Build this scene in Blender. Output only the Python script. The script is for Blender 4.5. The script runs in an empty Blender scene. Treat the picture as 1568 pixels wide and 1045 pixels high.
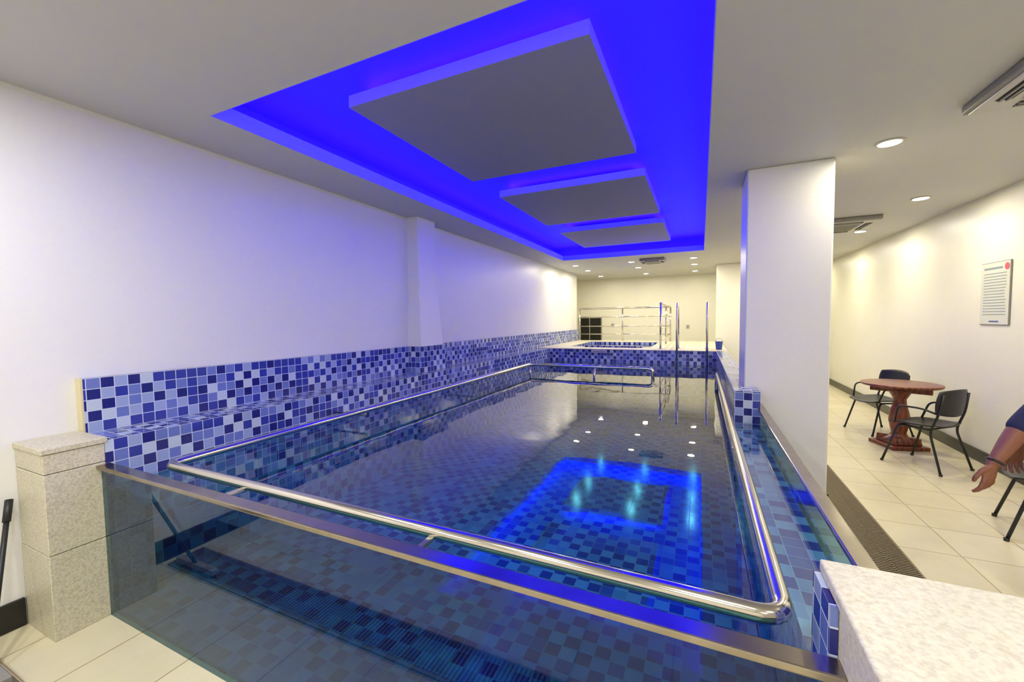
import bpy, bmesh, math, random
from mathutils import Vector, Matrix
random.seed(4)
D = bpy.data
scene = bpy.context.scene
scene.view_settings.view_transform = 'Standard'
scene.view_settings.look = 'None'
scene.view_settings.exposure = 0.0

def S(r, g, b):
    def f(c):
        c /= 255.0
        return c/12.92 if c <= 0.04045 else ((c+0.055)/1.055)**2.4
    return (f(r), f(g), f(b), 1.0)

# ------------------------------------------------------------------ materials
def newmat(name):
    m = D.materials.new(name); m.use_nodes = True
    nt = m.node_tree; nt.nodes.clear()
    out = nt.nodes.new('ShaderNodeOutputMaterial')
    return m, nt, out

def lk(nt, a, b): nt.links.new(a, b)

def vm(nt, op, a, b=None):
    n = nt.nodes.new('ShaderNodeVectorMath'); n.operation = op
    for i, v in enumerate((a, b)):
        if v is None: continue
        if isinstance(v, (tuple, list)): n.inputs[i].default_value = v
        else: lk(nt, v, n.inputs[i])
    return n

def mt(nt, op, a, b=None, clamp=False):
    n = nt.nodes.new('ShaderNodeMath'); n.operation = op; n.use_clamp = clamp
    for i, v in enumerate((a, b)):
        if v is None: continue
        if isinstance(v, (int, float)): n.inputs[i].default_value = v
        else: lk(nt, v, n.inputs[i])
    return n.outputs[0]

def mixc(nt, fac, a, b):
    n = nt.nodes.new('ShaderNodeMix'); n.data_type = 'RGBA'
    if isinstance(fac, (int, float)): n.inputs[0].default_value = fac
    else: lk(nt, fac, n.inputs[0])
    for i, v in ((6, a), (7, b)):
        if isinstance(v, tuple): n.inputs[i].default_value = v
        else: lk(nt, v, n.inputs[i])
    return n.outputs[2]

def principled(name, col, rough=0.5, metal=0.0, noise=0.0, nscale=20, bump=0.0, bscale=60, spec=0.5):
    m, nt, out = newmat(name)
    p = nt.nodes.new('ShaderNodeBsdfPrincipled')
    p.inputs['Base Color'].default_value = col
    p.inputs['Roughness'].default_value = rough
    p.inputs['Metallic'].default_value = metal
    p.inputs['Specular IOR Level'].default_value = spec
    geo = nt.nodes.new('ShaderNodeNewGeometry')
    if noise > 0:
        n = nt.nodes.new('ShaderNodeTexNoise'); n.inputs['Scale'].default_value = nscale
        n.inputs['Detail'].default_value = 4
        lk(nt, geo.outputs['Position'], n.inputs['Vector'])
        dark = tuple(c*(1-noise) for c in col[:3])+(1,)
        lite = tuple(min(1, c*(1+noise*0.5)) for c in col[:3])+(1,)
        lk(nt, mixc(nt, n.outputs['Fac'], dark, lite), p.inputs['Base Color'])
    if bump > 0:
        n = nt.nodes.new('ShaderNodeTexNoise'); n.inputs['Scale'].default_value = bscale
        lk(nt, geo.outputs['Position'], n.inputs['Vector'])
        b = nt.nodes.new('ShaderNodeBump'); b.inputs['Strength'].default_value = bump
        b.inputs['Distance'].default_value = 0.01
        lk(nt, n.outputs['Fac'], b.inputs['Height']); lk(nt, b.outputs[0], p.inputs['Normal'])
    lk(nt, p.outputs[0], out.inputs[0])
    return m

def emission(name, col, s):
    m, nt, out = newmat(name)
    e = nt.nodes.new('ShaderNodeEmission'); e.inputs[0].default_value = col; e.inputs[1].default_value = s
    lk(nt, e.outputs[0], out.inputs[0]); return m

def tile_mat(name, size, off, ramp, grout, gw=0.045, rough=0.12, parity_w=0.4):
    """square mosaic tiles on any axis aligned face, world anchored"""
    m, nt, out = newmat(name)
    geo = nt.nodes.new('ShaderNodeNewGeometry')
    an = vm(nt, 'ABSOLUTE', geo.outputs['True Normal']).outputs[0]
    inv = vm(nt, 'SUBTRACT', (1, 1, 1), an).outputs[0]
    rnd = vm(nt, 'FLOOR', vm(nt, 'ADD', inv, (0.5, 0.5, 0.5)).outputs[0]).outputs[0]
    p = vm(nt, 'MULTIPLY', geo.outputs['Position'], rnd).outputs[0]
    p = vm(nt, 'SUBTRACT', p, off).outputs[0]
    p = vm(nt, 'DIVIDE', p, (size, size, size)).outputs[0]
    cell = vm(nt, 'FLOOR', p).outputs[0]
    fr = vm(nt, 'FRACTION', p).outputs[0]
    wn = nt.nodes.new('ShaderNodeTexWhiteNoise'); wn.noise_dimensions = '3D'
    lk(nt, cell, wn.inputs['Vector'])
    dot = vm(nt, 'DOT_PRODUCT', cell, (1, 1, 1)).outputs['Value']
    par = mt(nt, 'FLOORED_MODULO', dot, 2.0)
    par = mt(nt, 'GREATER_THAN', par, 0.5)
    v = mt(nt, 'ADD', mt(nt, 'MULTIPLY', wn.outputs['Value'], 1-parity_w), mt(nt, 'MULTIPLY', par, parity_w))
    cr = nt.nodes.new('ShaderNodeValToRGB'); cr.color_ramp.interpolation = 'CONSTANT'
    els = cr.color_ramp.elements
    els[0].position = ramp[0][0]; els[0].color = ramp[0][1]
    els[1].position = ramp[1][0]; els[1].color = ramp[1][1]
    for pos, c in ramp[2:]:
        e = els.new(pos); e.color = c
    lk(nt, v, cr.inputs[0])
    d = vm(nt, 'ABSOLUTE', vm(nt, 'SUBTRACT', fr, (0.5, 0.5, 0.5)).outputs[0]).outputs[0]
    sep = nt.nodes.new('ShaderNodeSeparateXYZ'); lk(nt, vm(nt, 'MULTIPLY', d, rnd).outputs[0], sep.inputs[0])
    mx = mt(nt, 'MAXIMUM', mt(nt, 'MAXIMUM', sep.outputs[0], sep.outputs[1]), sep.outputs[2])
    g = mt(nt, 'GREATER_THAN', mx, 0.5-gw)
    col = mixc(nt, g, cr.outputs[0], grout)
    ps = nt.nodes.new('ShaderNodeBsdfPrincipled')
    lk(nt, col, ps.inputs['Base Color'])
    lk(nt, mt(nt, 'ADD', mt(nt, 'MULTIPLY', g, 0.5), rough), ps.inputs['Roughness'])
    lk(nt, ps.outputs[0], out.inputs[0])
    return m

def granite(name, base, dark, scale=90):
    m, nt, out = newmat(name)
    geo = nt.nodes.new('ShaderNodeNewGeometry')
    n = nt.nodes.new('ShaderNodeTexNoise'); n.inputs['Scale'].default_value = scale; n.inputs['Detail'].default_value = 3
    lk(nt, geo.outputs['Position'], n.inputs['Vector'])
    v = nt.nodes.new('ShaderNodeTexVoronoi'); v.inputs['Scale'].default_value = scale*1.3
    lk(nt, geo.outputs['Position'], v.inputs['Vector'])
    cr = nt.nodes.new('ShaderNodeValToRGB')
    cr.color_ramp.elements[0].position = 0.36; cr.color_ramp.elements[0].color = dark
    cr.color_ramp.elements[1].position = 0.60; cr.color_ramp.elements[1].color = base
    lk(nt, n.outputs['Fac'], cr.inputs[0])
    sepc = nt.nodes.new('ShaderNodeSeparateColor'); lk(nt, v.outputs['Color'], sepc.inputs[0])
    col = mixc(nt, mt(nt, 'MULTIPLY', sepc.outputs[0], 0.35), cr.outputs[0], tuple(min(1, c*1.15) for c in base[:3])+(1,))
    p = nt.nodes.new('ShaderNodeBsdfPrincipled'); p.inputs['Roughness'].default_value = 0.4
    lk(nt, col, p.inputs['Base Color'])
    lk(nt, p.outputs[0], out.inputs[0]); return m

def schlick(nt, f0=0.02, power=5.0):
    lw = nt.nodes.new('ShaderNodeLayerWeight'); lw.inputs['Blend'].default_value = 0.5
    f5 = mt(nt, 'POWER', lw.outputs['Facing'], power)
    return mt(nt, 'ADD', mt(nt, 'MULTIPLY', f5, 1-f0), f0, clamp=True)

def water_mat(name, volcol, dens, tint=(0.86, 0.94, 1, 1)):
    m, nt, out = newmat(name)
    geo = nt.nodes.new('ShaderNodeNewGeometry')
    n = nt.nodes.new('ShaderNodeTexNoise'); n.inputs['Scale'].default_value = 2.6; n.inputs['Detail'].default_value = 1.5
    lk(nt, geo.outputs['Position'], n.inputs['Vector'])
    b = nt.nodes.new('ShaderNodeBump'); b.inputs['Strength'].default_value = 0.10; b.inputs['Distance'].default_value = 0.02
    lk(nt, n.outputs['Fac'], b.inputs['Height'])
    tr = nt.nodes.new('ShaderNodeBsdfTransparent'); tr.inputs[0].default_value = tint
    gl = nt.nodes.new('ShaderNodeBsdfGlossy'); gl.inputs['Roughness'].default_value = 0.01
    lk(nt, b.outputs[0], gl.inputs['Normal'])
    mx = nt.nodes.new('ShaderNodeMixShader')
    lk(nt, schlick(nt, 0.028, 3.2), mx.inputs[0]); lk(nt, tr.outputs[0], mx.inputs[1]); lk(nt, gl.outputs[0], mx.inputs[2])
    lk(nt, mx.outputs[0], out.inputs['Surface'])
    va = nt.nodes.new('ShaderNodeVolumeAbsorption'); va.inputs['Color'].default_value = volcol; va.inputs['Density'].default_value = dens
    lk(nt, va.outputs[0], out.inputs['Volume'])
    return m

def glass_mat(name, tint, f0=0.03, power=5.0):
    m, nt, out = newmat(name)
    tr = nt.nodes.new('ShaderNodeBsdfTransparent'); tr.inputs[0].default_value = tint
    gl = nt.nodes.new('ShaderNodeBsdfGlossy'); gl.inputs['Roughness'].default_value = 0.01
    mx = nt.nodes.new('ShaderNodeMixShader')
    lk(nt, schlick(nt, f0, power), mx.inputs[0]); lk(nt, tr.outputs[0], mx.inputs[1]); lk(nt, gl.outputs[0], mx.inputs[2])
    lk(nt, mx.outputs[0], out.inputs['Surface']); return m

def floor_mat():
    m, nt, out = newmat('floor_tiles')
    geo = nt.nodes.new('ShaderNodeNewGeometry')
    sz = 0.42
    p = vm(nt, 'DIVIDE', vm(nt, 'ADD', geo.outputs['Position'], (0.1, 0.17, 0)).outputs[0], (sz, sz, sz)).outputs[0]
    cell = vm(nt, 'FLOOR', p).outputs[0]
    fr = vm(nt, 'ABSOLUTE', vm(nt, 'SUBTRACT', vm(nt, 'FRACTION', p).outputs[0], (0.5, 0.5, 0.5)).outputs[0]).outputs[0]
    sep = nt.nodes.new('ShaderNodeSeparateXYZ'); lk(nt, fr, sep.inputs[0])
    g = mt(nt, 'GREATER_THAN', mt(nt, 'MAXIMUM', sep.outputs[0], sep.outputs[1]), 0.5-0.008)
    wn = nt.nodes.new('ShaderNodeTexWhiteNoise'); wn.noise_dimensions = '2D'; lk(nt, cell, wn.inputs['Vector'])
    n = nt.nodes.new('ShaderNodeTexNoise'); n.inputs['Scale'].default_value = 7; n.inputs['Detail'].default_value = 5
    lk(nt, geo.outputs['Position'], n.inputs['Vector'])
    f = mt(nt, 'ADD', mt(nt, 'MULTIPLY', wn.outputs['Value'], 0.4), mt(nt, 'MULTIPLY', n.outputs['Fac'], 0.6))
    c = mixc(nt, f, S(200, 191, 156), S(222, 214, 182))
    c = mixc(nt, g, c, S(160, 138, 105))
    ps = nt.nodes.new('ShaderNodeBsdfPrincipled'); ps.inputs['Roughness'].default_value = 0.28
    lk(nt, c, ps.inputs['Base Color']); lk(nt, ps.outputs[0], out.inputs[0]); return m

def wood_mat():
    m, nt, out = newmat('red_brown_wood')
    tc = nt.nodes.new('ShaderNodeTexCoord')
    w = nt.nodes.new('ShaderNodeTexWave'); w.inputs['Scale'].default_value = 6; w.inputs['Distortion'].default_value = 5
    w.inputs['Detail'].default_value = 3
    lk(nt, tc.outputs['Object'], w.inputs['Vector'])
    c = mixc(nt, w.outputs['Fac'], S(96, 44, 26), S(132, 68, 42))
    ps = nt.nodes.new('ShaderNodeBsdfPrincipled'); ps.inputs['Roughness'].default_value = 0.3
    lk(nt, c, ps.inputs['Base Color']); lk(nt, ps.outputs[0], out.inputs[0]); return m

WHITE = principled('white_wall_paint', S(226, 225, 224), 0.36, noise=0.03, nscale=2, bump=0.05, bscale=30)
WARMW = principled('cream_wall_paint', S(230, 228, 210), 0.38, noise=0.03, nscale=2)
CEIL = principled('ceiling_paint', S(198, 197, 193), 0.6, noise=0.03, nscale=1.5)
COVE = principled('cove_led_glow_tint', S(66, 46, 236), 0.7)  # blue of the LED light is put into the base colour
LIP = principled('cove_edge_glow_tint', S(150, 142, 238), 0.7)  # paler LED glow coloured into the recess lip and panel sides
PANEL = principled('ceiling_panel_paint', S(136, 137, 140), 0.6, noise=0.06, nscale=2)
POFF = (0.010, 0.013, 1.29)
WTILE = tile_mat('blue_mosaic_tile', 0.064, POFF,
    [(0.0, S(34, 38, 112)), (0.30, S(50, 60, 148)), (0.52, S(106, 120, 184)), (0.70, S(150, 164, 204)), (0.88, S(186, 198, 214))],
    S(194, 202, 220), 0.035)
PTILE = tile_mat('pool_mosaic_tile', 0.075, (0.01, 0.02, 1.29),
    [(0.0, S(46, 68, 130)), (0.30, S(62, 94, 152)), (0.48, S(100, 146, 176)), (0.75, S(118, 168, 186))],
    S(120, 160, 180), 0.022)
GRAN = granite('cream_granite', S(204, 198, 172), S(176, 168, 144), 95)
GRAN2 = granite('speckled_granite', S(208, 202, 178), S(186, 179, 154), 95)
FLOORM = floor_mat()
STEEL = principled('polished_steel', S(214, 208, 198), 0.14, 1.0)
CAPM = principled('brushed_steel', S(172, 162, 146), 0.2, 1.0, noise=0.3, nscale=12)
BLACKB = principled('black_baseboard_tile', S(28, 26, 26), 0.25, noise=0.3, nscale=9)
BLACKP = principled('black_plastic', S(26, 26, 30), 0.4)
DARK = principled('dark_gap', S(18, 16, 15), 0.8)
GRATE = principled('bronze_grate', S(120, 106, 84), 0.45, 0.4)
WHITEP = principled('white_plastic', S(190, 187, 178), 0.4)
GREYP = principled('grey_plastic', S(135, 132, 124), 0.5)
TRIM = principled('cream_tile_trim', S(215, 205, 160), 0.4)
WOOD = wood_mat()
GLASS = glass_mat('pool_glass', (0.34, 0.58, 0.68, 1), 0.035, 4.2)
SGLASS = glass_mat('pool_side_glass', (0.62, 0.80, 0.82, 1))
WATER = water_mat('pool_water', (0.12, 0.62, 0.74, 1), 0.85)
BLUELED = emission('blue_led', (0.032, 0.008, 1.0, 1), 135)
LAMPW = emission('downlight_glow', (1.0, 0.95, 0.84, 1), 18)
PAPER = principled('poster_paper', S(210, 212, 200), 0.3)
INK = principled('poster_ink', S(130, 145, 150), 0.5)
RED = principled('poster_red', S(205, 70, 100), 0.4)
SKIN = principled('skin', S(134, 82, 60), 0.5, noise=0.12, nscale=40, bump=0.15, bscale=300)
SHIRT = principled('navy_shirt', S(34, 38, 70), 0.85, noise=0.2, nscale=30, bump=0.4, bscale=18)
PANTS = principled('black_trousers', S(24, 24, 28), 0.85, noise=0.2, nscale=20)
HAIR = principled('black_hair', S(18, 15, 14), 0.6, bump=0.5, bscale=120)
BLUEP = principled('blue_plastic', S(60, 80, 160), 0.4)
WINGL = principled('dark_window_glass', S(22, 24, 26), 0.1)

# ------------------------------------------------------------------ mesh builder
class MB:
    def __init__(s): s.v = []; s.f = []; s.m = []; s.sm = []; s.mats = []
    def mi(s, mat):
        if mat not in s.mats: s.mats.append(mat)
        return s.mats.index(mat)
    def add(s, vs, fs, mat, smooth=False):
        o = len(s.v); i = s.mi(mat)
        s.v += [tuple(v) for v in vs]
        for f in fs: s.f.append(tuple(o+k for k in f)); s.m.append(i); s.sm.append(smooth)
    def box(s, x0, x1, y0, y1, z0, z1, mat, M=None):
        vs = [Vector((x, y, z)) for z in (z0, z1) for y in (y0, y1) for x in (x0, x1)]
        if M is not None: vs = [M @ v for v in vs]
        s.add(vs, [(0, 2, 3, 1), (4, 5, 7, 6), (0, 1, 5, 4), (2, 6, 7, 3), (0, 4, 6, 2), (1, 3, 7, 5)], mat)
    def bbox(s, x0, x1, y0, y1, z0, z1, mat, b=0.01, seg=2, M=None):
        bm = bmesh.new(); bmesh.ops.create_cube(bm, size=1)
        for v in bm.verts:
            v.co = Vector(((x0+x1)/2+v.co.x*(x1-x0), (y0+y1)/2+v.co.y*(y1-y0), (z0+z1)/2+v.co.z*(z1-z0)))
        bmesh.ops.bevel(bm, geom=bm.edges[:], offset=b, segments=seg, affect='EDGES', profile=0.5)
        bm.verts.ensure_lookup_table(); bm.verts.index_update()
        vs = [M @ v.co if M is not None else v.co.copy() for v in bm.verts]
        s.add(vs, [tuple(v.index for v in f.verts) for f in bm.faces], mat); bm.free()
    def tube(s, pts, r, mat, seg=14, rads=None, cap=True, flat=None):
        pts = [Vector(p) for p in pts]; n = len(pts)
        T = []
        for i in range(n):
            t = (pts[min(i+1, n-1)]-pts[max(i-1, 0)]); T.append(t.normalized())
        up = Vector((0, 0, 1)) if abs(T[0].z) < 0.9 else Vector((1, 0, 0))
        N = (up-T[0]*up.dot(T[0])).normalized()
        vs = []
        for i in range(n):
            N = (N-T[i]*N.dot(T[i])).normalized(); B = T[i].cross(N)
            rr = rads[i] if rads else r
            for k in range(seg):
                a = 2*math.pi*k/seg
                vs.append(pts[i]+N*math.cos(a)*rr+B*math.sin(a)*rr)
        fs = []
        for i in range(n-1):
            for k in range(seg):
                k2 = (k+1) % seg
                fs.append((i*seg+k, i*seg+k2, (i+1)*seg+k2, (i+1)*seg+k))
        if cap:
            fs.append(tuple(range(seg))[::-1]); fs.append(tuple((n-1)*seg+k for k in range(seg)))
        s.add(vs, fs, mat, True)
    def lathe(s, prof, mat, c=(0, 0, 0), seg=32, smooth=True):
        vs = []; n = len(prof)
        for r, z in prof:
            for k in range(seg):
                a = 2*math.pi*k/seg
                vs.append((c[0]+r*math.cos(a), c[1]+r*math.sin(a), c[2]+z))
        fs = [(i*seg+k, i*seg+(k+1) % seg, (i+1)*seg+(k+1) % seg, (i+1)*seg+k) for i in range(n-1) for k in range(seg)]
        fs.append(tuple(range(seg))[::-1]); fs.append(tuple((n-1)*seg+k for k in range(seg)))
        s.add(vs, fs, mat, smooth)
    def grid(s, fn, nu, nv, off, mat):
        off = Vector(off)
        top = [Vector(fn(-1+2*i/nu, -1+2*j/nv)) for j in range(nv+1) for i in range(nu+1)]
        bot = [p+off for p in top]; W = nu+1; o = len(top)
        fs = []
        for j in range(nv):
            for i in range(nu):
                a = j*W+i
                fs.append((a, a+1, a+W+1, a+W)); fs.append((o+a, o+a+W, o+a+W+1, o+a+1))
        ring = [i for i in range(W)]+[j*W+nu for j in range(1, nv+1)]+[nv*W+i for i in range(nu-1, -1, -1)]+[j*W for j in range(nv-1, 0, -1)]
        for k in range(len(ring)):
            a = ring[k]; b = ring[(k+1) % len(ring)]
            fs.append((a, o+a, o+b, b))
        s.add(top+bot, fs, mat, True)
    def obj(s, name, loc=(0, 0, 0), rz=0.0, parent=None):
        me = D.meshes.new(name); me.from_pydata(s.v, [], s.f)
        for m in s.mats: me.materials.append(m)
        for p, mi, sm in zip(me.polygons, s.m, s.sm): p.material_index = mi; p.use_smooth = sm
        me.update()
        bm = bmesh.new(); bm.from_mesh(me); bmesh.ops.recalc_face_normals(bm, faces=bm.faces[:]); bm.to_mesh(me); bm.free()
        o = D.objects.new(name, me); scene.collection.objects.link(o)
        o.location = loc; o.rotation_euler = (0, 0, rz)
        if parent: o.parent = parent
        return o

def fillet(pts, r, n=6):
    pts = [Vector(p) for p in pts]; out = [pts[0]]
    for i in range(1, len(pts)-1):
        a, b, c = pts[i-1], pts[i], pts[i+1]
        d1 = (a-b); d2 = (c-b); rr = min(r, d1.length*0.49, d2.length*0.49)
        p0 = b+d1.normalized()*rr; p1 = b+d2.normalized()*rr
        for k in range(n+1):
            t = k/n
            out.append(p0*(1-t)**2+b*2*t*(1-t)+p1*t*t)
    out.append(pts[-1]); return out

def empty(name, loc=(0, 0, 0)):
    e = D.objects.new(name, None); scene.collection.objects.link(e); e.location = loc; e.empty_display_size = 0.1
    return e

# ------------------------------------------------------------------ dimensions
XL, XR, YB, YF = -3.28, 2.76, -2.6, 13.4
CZ = 2.86
YLE = 11.65
RX0, RX1, RY0, RY1 = -2.72, 0.046, 1.56, 8.6
DZ = 0.98
WZ = 0.72
PY1 = 8.3

# ------------------------------------------------------------------ shell
b = MB(); b.box(-4.6, XR+0.1, YB-0.1, YF+0.1, -0.1, 0, FLOORM); b.obj('floor')
b = MB()
b.box(XL-0.1, XL, YB, YLE, 0, CZ+0.4, WHITE)
b.box(-4.5, XL-0.1, YLE-0.1, YLE, 0, CZ+0.4, WARMW)
b.box(-4.6, -4.5, YLE-0.1, YF, 0, CZ+0.4, WARMW)
b.box(XL, -3.12, 4.08, 4.44, 0.97, CZ, WHITE)
vs = [(XL, 4.08, 1.87), (-3.10, 4.06, 1.87), (-3.10, 4.46, 1.87), (XL, 4.46, 1.87), (XL, 4.04, 1.28), (-3.07, 4.03, 1.28), (-3.07, 4.49, 1.28), (XL, 4.49, 1.28)]
b.add(vs, [(0, 1, 2, 3), (7, 6, 5, 4), (0, 4, 5, 1), (1, 5, 6, 2), (2, 6, 7, 3), (3, 7, 4, 0)], WHITE)
b.box(XL+0.001, -3.221, 1.088, YLE-0.02, 0, 1.29, WTILE)
b.box(XL+0.001, -3.2205, 1.078, 1.088, 0.97, 1.292, TRIM)
b.box(-3.221, -3.04, 3.99, 4.52, 0.971, 1.29, WTILE)
b.obj('wall_left')
b = MB(); b.box(XR, XR+0.1, YB, YF, 0, CZ+0.4, WARMW); b.obj('wall_right')
b = MB(); b.box(-4.6, XR+0.1, YF, YF+0.1, 0, CZ+0.4, WARMW); b.obj('wall_back')
b = MB(); b.box(XL-0.1, XR+0.1, YB-0.1, YB, 0, CZ+0.4, WARMW); b.obj('wall_front')

b = MB()
T = 0.10
b.box(XL, XR, YB, RY0, CZ, CZ+T, CEIL)
b.box(-4.5, XR, RY1, YF, CZ, CZ+T, CEIL)
b.box(XL, RX0, RY0, RY1, CZ, CZ+T, CEIL)
b.box(RX1, XR, RY0, RY1, CZ, CZ+T, CEIL)
e = 0.004
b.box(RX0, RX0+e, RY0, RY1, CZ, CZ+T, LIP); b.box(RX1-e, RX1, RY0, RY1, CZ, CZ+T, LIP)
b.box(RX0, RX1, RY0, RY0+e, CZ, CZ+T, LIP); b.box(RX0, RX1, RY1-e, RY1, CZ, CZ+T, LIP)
cx0, cx1, cy0, cy1 = RX0-0.28, RX1+0.28, RY0-0.28, RY1+0.28
CT = 3.15
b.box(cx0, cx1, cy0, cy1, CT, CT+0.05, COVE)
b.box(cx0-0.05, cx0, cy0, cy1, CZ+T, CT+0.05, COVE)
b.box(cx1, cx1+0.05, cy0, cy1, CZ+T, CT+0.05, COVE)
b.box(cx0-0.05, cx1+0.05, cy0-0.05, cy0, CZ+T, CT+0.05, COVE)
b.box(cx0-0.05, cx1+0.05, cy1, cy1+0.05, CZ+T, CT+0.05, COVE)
b.obj('ceiling')

for (y0, y1) in ((2.08, 3.70), (4.31, 5.92), (6.52, 8.10)):
    b = MB(); x0, x1 = -2.12, -0.515
    b.box(x0, x1, y0, y1, 3.01, 3.012, PANEL)
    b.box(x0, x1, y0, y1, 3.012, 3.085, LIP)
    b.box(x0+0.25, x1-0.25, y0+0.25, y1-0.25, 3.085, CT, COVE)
    i = 0.09; w = 0.008
    for bx in ((x0+i-w, x0+i+w, y0+i, y1-i), (x1-i-w, x1-i+w, y0+i, y1-i), (x0+i, x1-i, y0+i-w, y0+i+w), (x0+i, x1-i, y1-i-w, y1-i+w)):
        b.box(bx[0], bx[1], bx[2], bx[3], 3.085, 3.095, BLUELED)
    b.obj('suspended_ceiling_panel')
b = MB(); o_ = 0.13; w = 0.009; z0 = CZ+T+0.001
for bx in ((RX0-o_-w, RX0-o_+w, RY0-o_, RY1+o_), (RX1+o_-w, RX1+o_+w, RY0-o_, RY1+o_), (RX0-o_, RX1+o_, RY0-o_-w, RY0-o_+w), (RX0-o_, RX1+o_, RY1+o_-w, RY1+o_+w)):
    b.box(bx[0], bx[1], bx[2], bx[3], z0, z0+0.014, BLUELED)
b.obj('blue_led_strip')

# columns
b = MB(); b.bbox(0.353, 0.965, 4.11, 4.66, 0, CZ, WHITE, 0.012)
b.box(0.96, 0.975, 4.11, 4.67, 0, 0.12, BLACKB); b.box(0.46, 0.975, 4.098, 4.112, 0, 0.12, BLACKB)
b.obj('square_column')
b = MB(); b.bbox(0.345, 0.95, 11.0, 11.6, 0, CZ, WARMW, 0.012); b.obj('square_column')

# baseboards
b = MB(); b.bbox(XL, XL+0.02, YB, 0.825, 0, 0.15, BLACKB, 0.004); b.obj('baseboard_left')
b = MB(); b.bbox(XR-0.02, XR, YB, YF, 0, 0.13, BLACKB, 0.004); b.obj('baseboard_right')
b = MB(); b.bbox(0.96, XR-0.02, YF-0.02, YF, 0, 0.13, BLACKB, 0.004); b.obj('baseboard_back')

# ------------------------------------------------------------------ pool
pool = empty('swimming_pool')
b = MB()
b.box(-3.22, -2.94, 1.065, PY1, WZ-0.01, 0.97, WTILE)
b.box(-3.22, -2.94, 1.065, PY1, 0, WZ-0.01, PTILE)
b.box(-2.94, 0.45, PY1, PY1+0.3, WZ-0.01, DZ-0.012, WTILE)
b.box(-2.94, 0.45, PY1, PY1+0.3, 0, WZ-0.01, PTILE)
b.box(0.275, 0.44, 1.25, 3.86, 0.0, 0.685, PTILE)
b.box(0.262, 0.45, 3.86, 4.10, 0.0, DZ, WTILE)
b.box(0.262, 0.35, 4.10, 4.67, 0.0, DZ, WTILE)
b.box(0.262, 0.45, 4.67, PY1, 0.0, DZ, WTILE)
b.box(-2.94, 0.27, 1.066, PY1, 0.0, 0.02, PTILE)
b.obj('tiled_tank', parent=pool)
b = MB(); b.box(-2.95, 0.449, 1.0665, PY1+0.01, 0.01, WZ, WATER); b.obj('water', parent=pool)
b = MB(); b.box(-2.94, 0.28, 1.045, 1.065, 0.0, 0.822, GLASS); b.obj('glass_front', parent=pool)
b = MB(); b.box(0.45, 0.47, 1.24, 3.87, 0.0, 0.822, SGLASS); b.obj('glass_side', parent=pool)
b = MB()
b.bbox(-2.94, 0.285, 1.022, 1.084, 0.824, 0.845, CAPM, 0.005)
b.bbox(0.432, 0.492, 1.24, 4.10, 0.824, 0.845, CAPM, 0.005)
b.obj('steel_edge_cap', parent=pool)

# handrail
RZ = 0.850; r = 0.024
b = MB()
path = fillet([(-0.63, 6.3, 0.55), (-0.63, 6.3, RZ), (-2.57, 6.3, RZ), (-2.57, 1.175, RZ), (0.20, 1.165, RZ), (0.20, 6.0, RZ), (0.20, 6.0, 0.55)], 0.07, 7)
b.tube(path, r, STEEL, 18)
b.tube([(-1.5, 6.3, 0.55), (-1.5, 6.3, RZ)], 0.02, STEEL)
b.tube([(-2.57, 6.28, 0.55), (-2.57, 6.28, RZ)], 0.02, STEEL)
for y in (2.6, 4.4):
    b.tube([(-2.57, y, RZ), (-2.57, y, RZ-0.05), (-2.94, y, RZ-0.05)], 0.009, STEEL)
for x in (-1.9, -0.85):
    b.bbox(x-0.012, x+0.012, 1.075, 1.16, RZ-0.020, RZ-0.006, STEEL, 0.003)
b.obj('pool_handrail')

# granite piers
b = MB()
x0, x1, y0, y1 = XL+0.001, -2.94, 0.83, 1.045
b.box(x0+0.004, x1-0.004, y0+0.004, y1, 0, 0.95, DARK)
for z0_, z1_ in ((0.0, 0.44), (0.443, 0.855), (0.858, 0.955)):
    b.bbox(x0, x1, y0, y1+0.02, z0_, z1_, GRAN, 0.003, 1)
b.bbox(x0, x1+0.005, y0-0.006, 1.077, 0.958, 0.988, GRAN, 0.004)
b.obj('granite_pier')
b = MB()
b.box(0.285, 0.82, 0.78, 1.235, 0, 0.955, GRAN2)
b.bbox(0.28, 0.83, 0.77, 1.24, 0.955, 0.985, GRAN2, 0.005)
b.box(0.268, 0.284, 1.09, 1.24, 0, 0.953, WTILE)
b.obj('granite_pier')

# drain grates
def grate(x0, x1, y0, y1, along):
    b = MB()
    b.box(x0, x1, y0, y1, 0.0005, 0.003, DARK)
    b.box(x0, x1, y0, y0+0.012, 0.002, 0.010, GRATE); b.box(x0, x1, y1-0.012, y1, 0.002, 0.010, GRATE)
    b.box(x0, x0+0.012, y0, y1, 0.002, 0.010, GRATE); b.box(x1-0.012, x1, y0, y1, 0.002, 0.010, GRATE)
    if along == 'y':
        y = y0+0.02
        while y < y1-0.01: b.box(x0, x1, y, y+0.010, 0.002, 0.009, GRATE); y += 0.022
        b.box((x0+x1)/2-0.005, (x0+x1)/2+0.005, y0, y1, 0.002, 0.009, GRATE)
    else:
        x = x0+0.02
        while x < x1-0.01: b.box(x, x+0.010, y0, y1, 0.002, 0.009, GRATE); x += 0.022
    b.obj('floor_drain_grate')
grate(1.0, 1.25, 3.17, 5.3, 'y')
grate(-3.2, 0.2, 0.44, 0.66, 'x')

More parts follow.
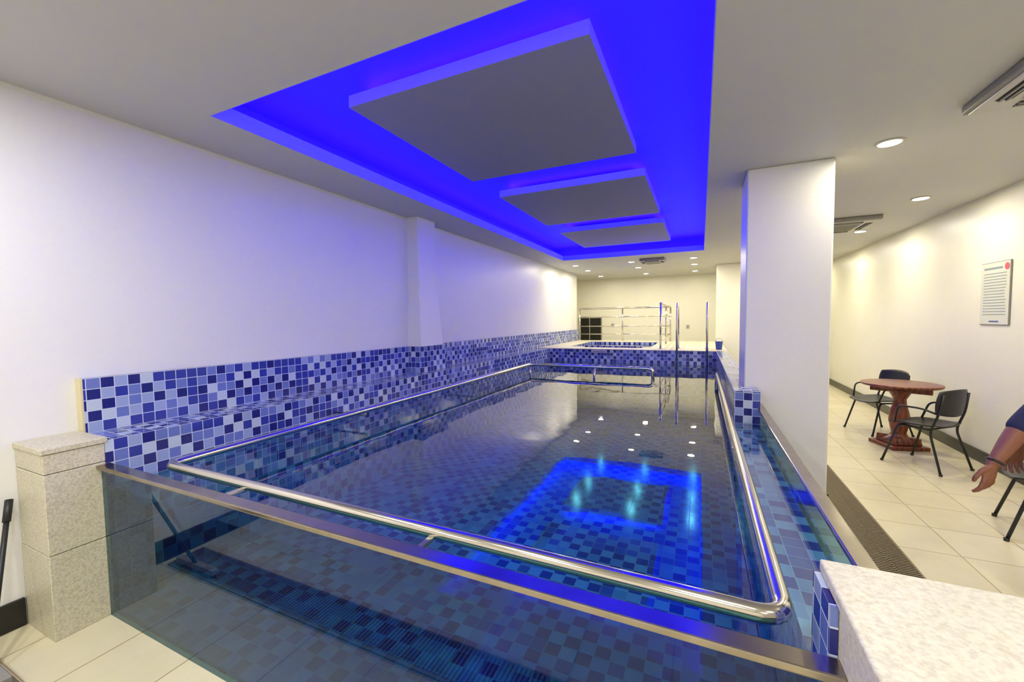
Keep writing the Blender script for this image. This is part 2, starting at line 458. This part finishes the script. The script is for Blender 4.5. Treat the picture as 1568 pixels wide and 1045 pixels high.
# ------------------------------------------------------------------ raised hot tub deck
b = MB()
tx0, tx1, ty0, ty1 = -2.7, -0.95, 8.95, 11.0
dx0, dx1, dy0, dy1 = -3.22, 0.45, PY1+0.301, 11.62
def deckring(z0, z1, mat, ys):
    b.box(dx0, tx0, ys, dy1, z0, z1, mat)
    b.box(tx1, 0.34, ys, dy1, z0, z1, mat); b.box(0.34, dx1, ys, 10.98, z0, z1, mat)
    b.box(tx0, tx1, ys, ty0, z0, z1, mat); b.box(tx0, tx1, ty1, dy1, z0, z1, mat)
deckring(0, DZ-0.012, WTILE, dy0)
deckring(DZ-0.012, DZ, GRAN2, PY1-0.01)
b.box(tx0, tx1, ty0, ty1, 0.3, 0.35, WTILE)
b.box(tx0, tx1, ty0, ty1, DZ-0.07, DZ-0.06, WATER)
b.box(-2.3, -1.1, 8.78, 8.95, DZ, DZ+0.035, WTILE)
b.obj('hot_tub')

b = MB(); b.bbox(-2.03, -1.72, PY1-0.02, PY1-0.001, 0.90, 0.965, WHITEP, 0.006)
b.box(-1.99, -1.76, PY1-0.024, PY1-0.019, 0.915, 0.935, GREYP); b.obj('pool_skimmer')

# railing on deck
b = MB()
rz0, rzt = DZ, DZ+0.9; yr = 11.5; xr = -0.72
for x in (-3.15, -1.95, xr): b.tube([(x, yr, rz0), (x, yr, rzt)], 0.02, STEEL)
for y in (8.6, 10.0): b.tube([(xr, y, rz0), (xr, y, rzt)], 0.02, STEEL)
b.tube(fillet([(-3.2, yr, rzt), (xr, yr, rzt), (xr, 8.6, rzt)], 0.08), 0.024, STEEL)
for z in (0.18, 0.40, 0.66):
    b.tube([(-3.15, yr, rz0+z), (xr, yr, rz0+z), ], 0.015, STEEL); b.tube([(xr, yr, rz0+z), (xr, 8.6, rz0+z)], 0.015, STEEL)
for x, y in [(-3.15, yr), (-1.95, yr), (xr, yr), (xr, 8.6), (xr, 10.0)]:
    b.lathe([(0.045, 0.0), (0.045, 0.008), (0.022, 0.014)], STEEL, c=(x, y, rz0), seg=16)
b.obj('stainless_railing')

# pool ladder with arched hand rails
b = MB()
for x in (-0.40, 0.11):
    b.tube(fillet([(x, 8.22, 0.15), (x, 8.2, 1.5), (x, 8.26, 1.90), (x, 8.62, 1.80), (x, 8.78, 1.5), (x, 8.80, DZ)], 0.14, 6), 0.019, STEEL)
    b.lathe([(0.04, 0.0), (0.04, 0.008), (0.02, 0.014)], STEEL, c=(x, 8.80, DZ), seg=16)
for z in (0.15, 0.38, 0.6): b.bbox(-0.40, 0.11, 8.185, 8.265, z-0.012, z+0.012, STEEL, 0.004)
b.obj('pool_ladder')

b = MB(); b.lathe([(0.05, 0), (0.052, 0.005), (0.065, 0.14), (0.07, 0.145), (0.07, 0.155), (0.06, 0.155), (0.05, 0.02)], BLUEP, c=(0.32, 8.7, DZ+0.001), seg=24)
b.tube([(0.32-0.065*math.cos(a), 8.7, DZ+0.15+0.06*math.sin(a)) for a in [math.pi*k/10 for k in range(11)]], 0.004, STEEL, 8)
b.obj('bucket')

b = MB()
b.bbox(-3.70, -2.93, YF-0.04, YF-0.001, 0.86, 1.64, GREYP, 0.006)
b.box(-3.67, -2.96, YF-0.05, YF-0.038, 0.89, 1.61, WINGL)
b.box(-3.34, -3.31, YF-0.055, YF-0.04, 0.89, 1.61, GREYP)
b.obj('window_1')
for (x, z) in ((-2.58, 1.38), (-0.35, 1.32)):
    b = MB(); b.bbox(x-0.05, x+0.05, YF-0.014, YF-0.001, z-0.06, z+0.06, WHITEP, 0.004)
    b.bbox(x-0.02, x+0.02, YF-0.02, YF-0.012, z-0.03, z+0.03, GREYP, 0.003); b.obj('wall_switch')

# poster
b = MB()
py0, py1, pz0, pz1 = 5.70, 6.16, 1.48, 2.13
b.bbox(XR-0.012, XR-0.001, py0, py1, pz0, pz1, GREYP, 0.003)
b.box(XR-0.014, XR-0.011, py0+0.008, py1-0.008, pz0+0.008, pz1-0.008, PAPER)
for k in range(15):
    z = pz1-0.12-k*0.03
    b.box(XR-0.0152, XR-0.0138, py0+0.05+0.03*random.random(), py1-0.05, z-0.0035, z+0.0035, INK)
b.box(XR-0.0152, XR-0.0138, py0+0.12, py1-0.05, pz1-0.075, pz1-0.055, INK)
vs = [(XR-0.0158, py0+0.05+0.035*math.cos(a), pz1-0.06+0.035*math.sin(a)) for a in [2*math.pi*i/24 for i in range(24)]]
b.add(vs, [tuple(range(24))], RED)
b.box(XR-0.0152, XR-0.0138, py0+0.15, py0+0.3, pz0+0.03, pz0+0.045, BLUEP)
b.obj('pool_rules_poster')

# ------------------------------------------------------------------ downlights
def downlight(x, y, e, col, big=0.065):
    b = MB()
    b.lathe([(big+0.018, 0.0), (big+0.018, -0.006), (big+0.004, -0.010), (big, -0.004)], WHITEP, c=(0, 0, 0), seg=32)
    b.lathe([(big, -0.0115), (big, -0.0105)], LAMPW, c=(0, 0, 0), seg=32, smooth=False)
    o = b.obj('downlight', loc=(x, y, CZ-0.0005))
    L = D.lights.new('lamp', 'AREA'); L.shape = 'DISK'; L.size = 0.12; L.energy = e; L.color = col
    lo = D.objects.new('lamp', L); scene.collection.objects.link(lo); lo.parent = o; lo.location = (0, 0, -0.02)
WARM = (1.0, 0.915, 0.68); NEUT = (1.0, 0.98, 0.97)
for y in (9.5, 10.65, 12.2):
    for x in (-2.7, -1.42, -0.15): downlight(x, y, 15, WARM)
for (x, y) in ((1.24, 3.94), (2.15, 5.95), (2.16, 7.84), (1.24, 5.95), (1.24, 7.9), (2.15, 9.9), (1.3, 9.9), (2.15, 12.0), (2.15, 4.0), (1.9, 1.9)):
    downlight(x, y, 15, WARM)
for (x, y, en) in ((-2.5, 0.25, 19), (-1.2, 0.1, 20), (0.2, 0.1, 17), (1.5, 0.1, 15), (-2.5, -1.3, 20), (-1.2, -1.3, 20), (0.2, -1.3, 18), (1.5, -1.3, 18)):
    downlight(x, y, en, NEUT)

# ------------------------------------------------------------------ ceiling air conditioners
def cassette(x, y, w):
    b = MB(); h = w/2
    b.bbox(-h, h, -h, h, -0.055, 0.0, GREYP, 0.014, 3)
    b.bbox(-h*0.95, h*0.95, -h*0.95, h*0.95, -0.066, -0.05, WHITEP, 0.008)
    g = h*0.56
    b.box(-g, g, -g, g, -0.069, -0.065, DARK)
    n = 13
    for k in range(n):
        yy = -g+(k+0.5)*2*g/n
        b.box(-g, g, yy-0.010, yy+0.010, -0.074, -0.067, GREYP)
    b.box(-g*1.06, g*1.06, -g*1.06, -g, -0.074, -0.065, WHITEP); b.box(-g*1.06, g*1.06, g, g*1.06, -0.074, -0.065, WHITEP)
    b.box(-g*1.06, -g, -g, g, -0.074, -0.065, WHITEP); b.box(g, g*1.06, -g, g, -0.074, -0.065, WHITEP)
    for s in (-1, 1):
        c = s*h*0.78
        b.box(-g, g, c-0.035, c+0.035, -0.0685, -0.0655, DARK)
        b.box(c-0.035, c+0.035, -g, g, -0.0685, -0.0655, DARK)
        for q in (-0.018, 0.012):
            b.box(-g, g, c+q-0.006, c+q+0.006, -0.076, -0.066, GREYP)
            b.box(c+q-0.006, c+q+0.006, -g, g, -0.076, -0.066, GREYP)
    b.obj('ceiling_air_conditioner', loc=(x, y, CZ-0.0005))
cassette(1.87, 3.05, 0.88)
cassette(1.66, 7.05, 0.8)
cassette(-0.95, 9.35, 0.5)

# ------------------------------------------------------------------ furniture
b = MB()
b.lathe([(0.33, -0.034), (0.365, -0.030), (0.375, -0.015), (0.37, -0.002), (0.36, 0.0)], WOOD, c=(0, 0, 0.775), seg=56)
b.lathe([(0.20, 0), (0.20, 0.03)], WOOD, c=(0, 0, 0.712), seg=32)
b.lathe([(0.15, 0.06), (0.15, 0.10), (0.09, 0.13), (0.07, 0.17), (0.085, 0.24), (0.10, 0.33), (0.09, 0.42), (0.065, 0.52), (0.06, 0.58), (0.10, 0.66), (0.16, 0.712)], WOOD, seg=28)
b.bbox(-0.20, 0.20, -0.20, 0.20, 0.0, 0.045, WOOD, 0.01)
b.bbox(-0.15, 0.15, -0.15, 0.15, 0.045, 0.085, WOOD, 0.01)
for a in range(4):
    M = Matrix.Rotation(math.pi/4+a*math.pi/2, 4, 'Z')
    b.bbox(0.05, 0.20, -0.02, 0.02, 0.08, 0.13, WOOD, 0.006, 2, M)
    b.bbox(0.05, 0.28, -0.018, 0.018, 0.66, 0.74, WOOD, 0.006, 2, M)
b.obj('round_table', loc=(2.2, 6.42, 0), rz=0.3)

def chair(x, y, fx, fy):
    b = MB()
    def seat(u, v):
        k = math.sqrt(1-0.22*v*v); k2 = math.sqrt(1-0.22*u*u)
        return (0.235*u*k, 0.01+0.225*v*k2, 0.452+0.018*u*u-0.020*max(0, v-0.3)**2*2+0.012*v*v*(v < 0))
    b.grid(seat, 14, 14, (0, 0, -0.012), BLACKP)
    def back(u, v):
        k = math.sqrt(1-0.25*v*v) ; k2 = math.sqrt(1-0.3*u*u)
        zz = 0.71+0.14*v*k2
        return (0.235*u*k, -0.235-0.10*(zz-0.55)+0.05*u*u, zz)
    b.grid(back, 16, 10, (0, -0.012, 0), BLACKP)
    for s in (-1, 1):
        b.tube(fillet([(s*0.245, 0.235, 0.003), (s*0.205, 0.12, 0.43), (s*0.205, -0.14, 0.43)], 0.05), 0.011, BLACKP, 10)
        b.tube(fillet([(s*0.245, -0.27, 0.003), (s*0.205, -0.15, 0.40), (s*0.205, -0.215, 0.60), (s*0.19, -0.243, 0.80)], 0.06), 0.011, BLACKP, 10)
        b.tube(fillet([(s*0.205, -0.20, 0.60), (s*0.25, -0.1, 0.645), (s*0.255, 0.10, 0.64), (s*0.215, 0.15, 0.44)], 0.06), 0.010, BLACKP, 10)
        for yy in (0.235, -0.27): b.lathe([(0.015, 0), (0.015, 0.02)], BLACKP, c=(s*0.245, yy, 0), seg=12)
    b.tube([(-0.205, 0.10, 0.43), (0.205, 0.10, 0.43)], 0.009, BLACKP, 8)
    b.tube([(-0.205, -0.14, 0.43), (0.205, -0.14, 0.43)], 0.009, BLACKP, 8)
    b.obj('stacking_chair', loc=(x, y, 0), rz=math.atan2(-fx, fy))
chair(2.17, 5.72, -0.66, 0.75)
chair(2.20, 7.12, -0.9, -0.35)
chair(2.27, 4.15, -0.9, 0.3)

# squeegee leaning beside the pier
b = MB()
p0 = Vector((-3.245, 0.79, 0.69)); p1 = Vector((-2.94, 0.62, 0.045))
b.tube([p0, p1], 0.011, BLACKP, 12)
b.tube([p0-(p1-p0).normalized()*0.01, p0+(p1-p0).normalized()*0.10], 0.016, BLACKP, 12)
b.bbox(-3.14, -2.74, 0.60, 0.64, 0.022, 0.06, GREYP, 0.005)
b.box(-3.14, -2.74, 0.617, 0.623, 0.0105, 0.03, BLACKP)
b.obj('floor_squeegee')

# ------------------------------------------------------------------ person
def skin_mesh(name, verts, edges, radii, root, sub=2):
    me = D.meshes.new(name); me.from_pydata(verts, edges, [])
    o = D.objects.new(name, me); scene.collection.objects.link(o)
    md = o.modifiers.new('Skin', 'SKIN'); md.use_smooth_shade = True
    for i, rr in enumerate(radii):
        sv = me.skin_vertices[0].data[i]
        sv.radius = rr if isinstance(rr, tuple) else (rr, rr)
        sv.use_root = (i == root)
    s = o.modifiers.new('Sub', 'SUBSURF'); s.levels = sub; s.render_levels = sub
    dg = bpy.context.evaluated_depsgraph_get()
    nm = D.meshes.new_from_object(o.evaluated_get(dg))
    D.objects.remove(o, do_unlink=True)
    for p in nm.polygons: p.use_smooth = True
    return nm

person = empty('person', (1.78, 3.14, 0))
def padd(name, me):
    o = D.objects.new(name, me); scene.collection.objects.link(o)
    o.parent = person; o.location = (-1.78, -3.14, 0); return o
elL = Vector((1.475, 2.92, 1.035)); wrL = Vector((1.352, 2.865, 0.838))
V = [(1.78, 3.14, 0.92), (1.77, 3.14, 1.06), (1.75, 3.14, 1.20), (1.74, 3.14, 1.32), (1.74, 3.14, 1.395), (1.735, 3.14, 1.47),
     (1.70, 2.975, 1.315), tuple(elL), (1.445, 2.908, 0.99),
     (1.74, 3.31, 1.315), (1.80, 3.36, 1.05), (1.76, 3.37, 0.97),
     (1.78, 3.05, 0.86), (1.745, 3.05, 0.48), (1.80, 3.05, 0.09),
     (1.78, 3.23, 0.86), (1.80, 3.23, 0.48), (1.93, 3.23, 0.11)]
E = [(0, 1), (1, 2), (2, 3), (3, 4), (4, 5), (3, 6), (6, 7), (7, 8), (3, 9), (9, 10), (10, 11), (0, 12), (12, 13), (13, 14), (0, 15), (15, 16), (16, 17)]
Rr = [(.13, .15), (.115, .14), (.115, .15), (.10, .13), .055, .05, .062, .056, .054, .062, .048, .042, (.085, .08), .06, .045, (.085, .08), .06, .045]
try:
    me = skin_mesh('body', V, E, Rr, 0)
    me.materials.clear()
    for m in (SHIRT, PANTS, SKIN): me.materials.append(m)
    for p in me.polygons:
        c = p.center
        p.material_index = 2 if (c.z > 1.41 and abs(c.y-3.14) < 0.09) else (1 if c.z < 0.93 and c.x > 1.62 else 0)
    padd('body', me)
except Exception as ex:
    print('SKIN FAIL', ex)

def arm_hand(el, wr, d, w, n, name):
    d = d.normalized(); w = (w-d*w.dot(d)).normalized(); n = d.cross(w)*n
    b = MB()
    dirf = wr-el
    pts = [el-dirf*0.2]+[el+dirf*t for t in (0, .2, .45, .7, .9, 1.0)]
    b.tube(pts, 0, SKIN, 20, rads=[0.038, 0.039, 0.042, 0.039, 0.033, 0.028, 0.0265])
    sec = [(-0.01, .026, .021), (0.012, .028, .020), (0.035, .035, .019), (0.06, .040, .0175), (0.085, .041, .015), (0.10, .036, .010)]
    vs = []; seg = 20
    for (t, a_, b_) in sec:
        for k in range(seg):
            an = 2*math.pi*k/seg
            vs.append(wr+d*t+w*a_*math.cos(an)+n*(b_*math.sin(an)+0.002))
    fs = [(i*seg+k, i*seg+(k+1) % seg, (i+1)*seg+(k+1) % seg, (i+1)*seg+k) for i in range(len(sec)-1) for k in range(seg)]
    fs += [tuple(range(seg))[::-1], tuple((len(sec)-1)*seg+k for k in range(seg))]
    b.add(vs, fs, SKIN, True)
    data = [(0.0305, .076, (8, 26, 42), .0094), (0.0103, .085, (14, 36, 55), .0097), (-0.0103, .079, (20, 44, 64), .0092), (-0.0295, .063, (26, 50, 72), .0082)]
    for off, L, angs, rr in data:
        p = wr+d*0.078+w*off; pl = [p]; rads = [rr*1.1]
        p = wr+d*0.094+w*off*1.05; pl.append(p); rads.append(rr*1.12)
        for sfrac, an in zip((0.46, 0.30, 0.24), angs):
            an = math.radians(an); dr = d*math.cos(an)+n*math.sin(an)+w*off*2.0
            dr.normalize()
            mid = p+dr*L*sfrac*0.5; p = p+dr*L*sfrac
            pl += [mid, p]; rads += [rr*0.95, rr*(1.0 if sfrac > 0.25 else 0.72)]
            rr *= 0.94
        b.tube(pl, 0, SKIN, 12, rads=rads)
    q0 = wr+d*0.018+w*0.016; q1 = wr+d*0.048+w*0.043+n*0.012; q2 = q1+d*0.034+w*0.012+n*0.008; q3 = q2+d*0.027-w*0.002+n*0.006
    b.tube([q0, (q0+q1)/2, q1, (q1+q2)/2, q2, (q2+q3)/2, q3], 0, SKIN, 12, rads=[.015, .015, .012, .0108, .011, .0097, .007])
    o = b.obj(name)
    rm = o.modifiers.new('R', 'REMESH'); rm.mode = 'VOXEL'; rm.voxel_size = 0.0026; rm.use_smooth_shade = True
    sm = o.modifiers.new('S', 'SMOOTH'); sm.iterations = 3; sm.factor = 0.5
    o.parent = person; o.location = (-1.78, -3.14, 0)
    return o
arm_hand(elL, wrL, Vector((-0.20, -0.08, -1.0)), Vector((-0.80, -0.60, 0.1)), 1.0, 'left_forearm_hand')
elR = Vector((1.80, 3.36, 1.05)); wrR = Vector((1.70, 3.38, 0.83))
arm_hand(elR, wrR, Vector((-0.2, 0.02, -1)), Vector((-1, -0.1, 0.1)), -1.0, 'right_forearm_hand')
b = MB(); dr = (wrL-elL).normalized(); c = wrL-dr*0.015
N1 = dr.orthogonal().normalized(); N2 = dr.cross(N1)
b.tube([c+N1*0.030*math.cos(a)+N2*0.030*math.sin(a) for a in [2*math.pi*k/24 for k in range(25)]], 0.006, BLACKP, 8)
o = b.obj('wrist_band'); o.parent = person; o.location = (-1.78, -3.14, 0)
# head
b = MB(); hc = Vector((1.715, 3.14, 1.57)); vs = []; nu, nv = 32, 24
for j in range(nv+1):
    th = math.pi*j/nv
    for i in range(nu):
        ph = 2*math.pi*i/nu
        x = -math.cos(ph)*math.sin(th); y = math.sin(ph)*math.sin(th); z = math.cos(th)
        jaw = 1-0.28*max(0, -z)
        px = x*0.095*jaw-0.012*max(0, -z); py_ = y*0.075*jaw; pz = z*0.118
        if x < -0.5 and abs(y) < 0.25 and -0.35 < z < 0.1: px -= 0.022*(1-abs(y)/0.25)*(0.1-z)/0.45
        if x < -0.6 and abs(abs(y)-0.4) < 0.17 and 0.0 < z < 0.25: px += 0.007
        vs.append(hc+Vector((px, py_, pz)))
fs = [(j*nu+i, j*nu+(i+1) % nu, (j+1)*nu+(i+1) % nu, (j+1)*nu+i) for j in range(nv) for i in range(nu)]
b.add(vs, fs, SKIN, True)
hv = []
for j in range(13):
    th = math.pi*0.5*j/12*1.25
    for i in range(nu):
        ph = 2*math.pi*i/nu; x = -math.cos(ph)*math.sin(th); y = math.sin(ph)*math.sin(th); z = math.cos(th)
        if x < -0.3: z = max(z, 0.42)
        hv.append(hc+Vector((x*0.101+0.004, y*0.081, z*0.126)))
b.add(hv, [(j*nu+i, j*nu+(i+1) % nu, (j+1)*nu+(i+1) % nu, (j+1)*nu+i) for j in range(12) for i in range(nu)], HAIR, True)
for s in (-1, 1):
    b.lathe([(0.003, -0.03), (0.014, -0.02), (0.018, 0.005), (0.014, 0.025), (0.003, 0.03)], SKIN, c=(hc.x+0.008, hc.y+s*0.076, hc.z), seg=12)
    b.lathe([(0.002, -0.009), (0.009, -0.004), (0.009, 0.004), (0.002, 0.009)], WHITEP, c=(hc.x-0.082, hc.y+s*0.030, hc.z+0.012), seg=12)
    b.lathe([(0.001, -0.005), (0.005, 0), (0.001, 0.005)], HAIR, c=(hc.x-0.0895, hc.y+s*0.030, hc.z+0.012), seg=10)
    b.tube([(hc.x-0.086, hc.y+s*0.016, hc.z+0.032), (hc.x-0.084, hc.y+s*0.045, hc.z+0.032)], 0.003, HAIR, 6)
b.tube([(hc.x-0.078, hc.y-0.022, hc.z-0.060), (hc.x-0.086, hc.y, hc.z-0.058), (hc.x-0.078, hc.y+0.022, hc.z-0.060)], 0.005, RED, 8)
o = b.obj('head'); o.parent = person; o.location = (-1.78, -3.14, 0)
for (x, y, z) in ((1.80, 3.05, 0), (1.93, 3.23, 0)):
    b = MB(); b.bbox(x-0.19, x+0.07, y-0.045, y+0.045, z+0.0, z+0.03, DARK, 0.01, 3)
    b.bbox(x-0.18, x+0.06, y-0.042, y+0.042, z+0.02, z+0.085, BLACKP, 0.025, 4)
    b.bbox(x-0.05, x+0.055, y-0.04, y+0.04, z+0.05, z+0.13, BLACKP, 0.02, 4)
    o = b.obj('shoe'); o.parent = person; o.location = (-1.78, -3.14, 0)

# ------------------------------------------------------------------ world + camera
w = D.worlds.new('World'); scene.world = w; w.use_nodes = True
w.node_tree.nodes['Background'].inputs[0].default_value = (0.02, 0.02, 0.025, 1)
right = Vector((.9083, .418, -.0127)); down = Vector((.0103, -.0528, -.9986)); fwd = Vector((-.4181, .907, -.0523))
fwd.normalize(); right = (right-fwd*right.dot(fwd)).normalized(); up = right.cross(fwd)
cam = D.cameras.new('camera'); co = D.objects.new('camera', cam); scene.collection.objects.link(co)
M = Matrix((( right.x, up.x, -fwd.x, 0), (right.y, up.y, -fwd.y, 0), (right.z, up.z, -fwd.z, 1.6), (0, 0, 0, 1)))
co.matrix_world = M
cam.sensor_width = 36; cam.lens = 36*627/1568; cam.clip_start = 0.02; cam.clip_end = 100
scene.camera = co
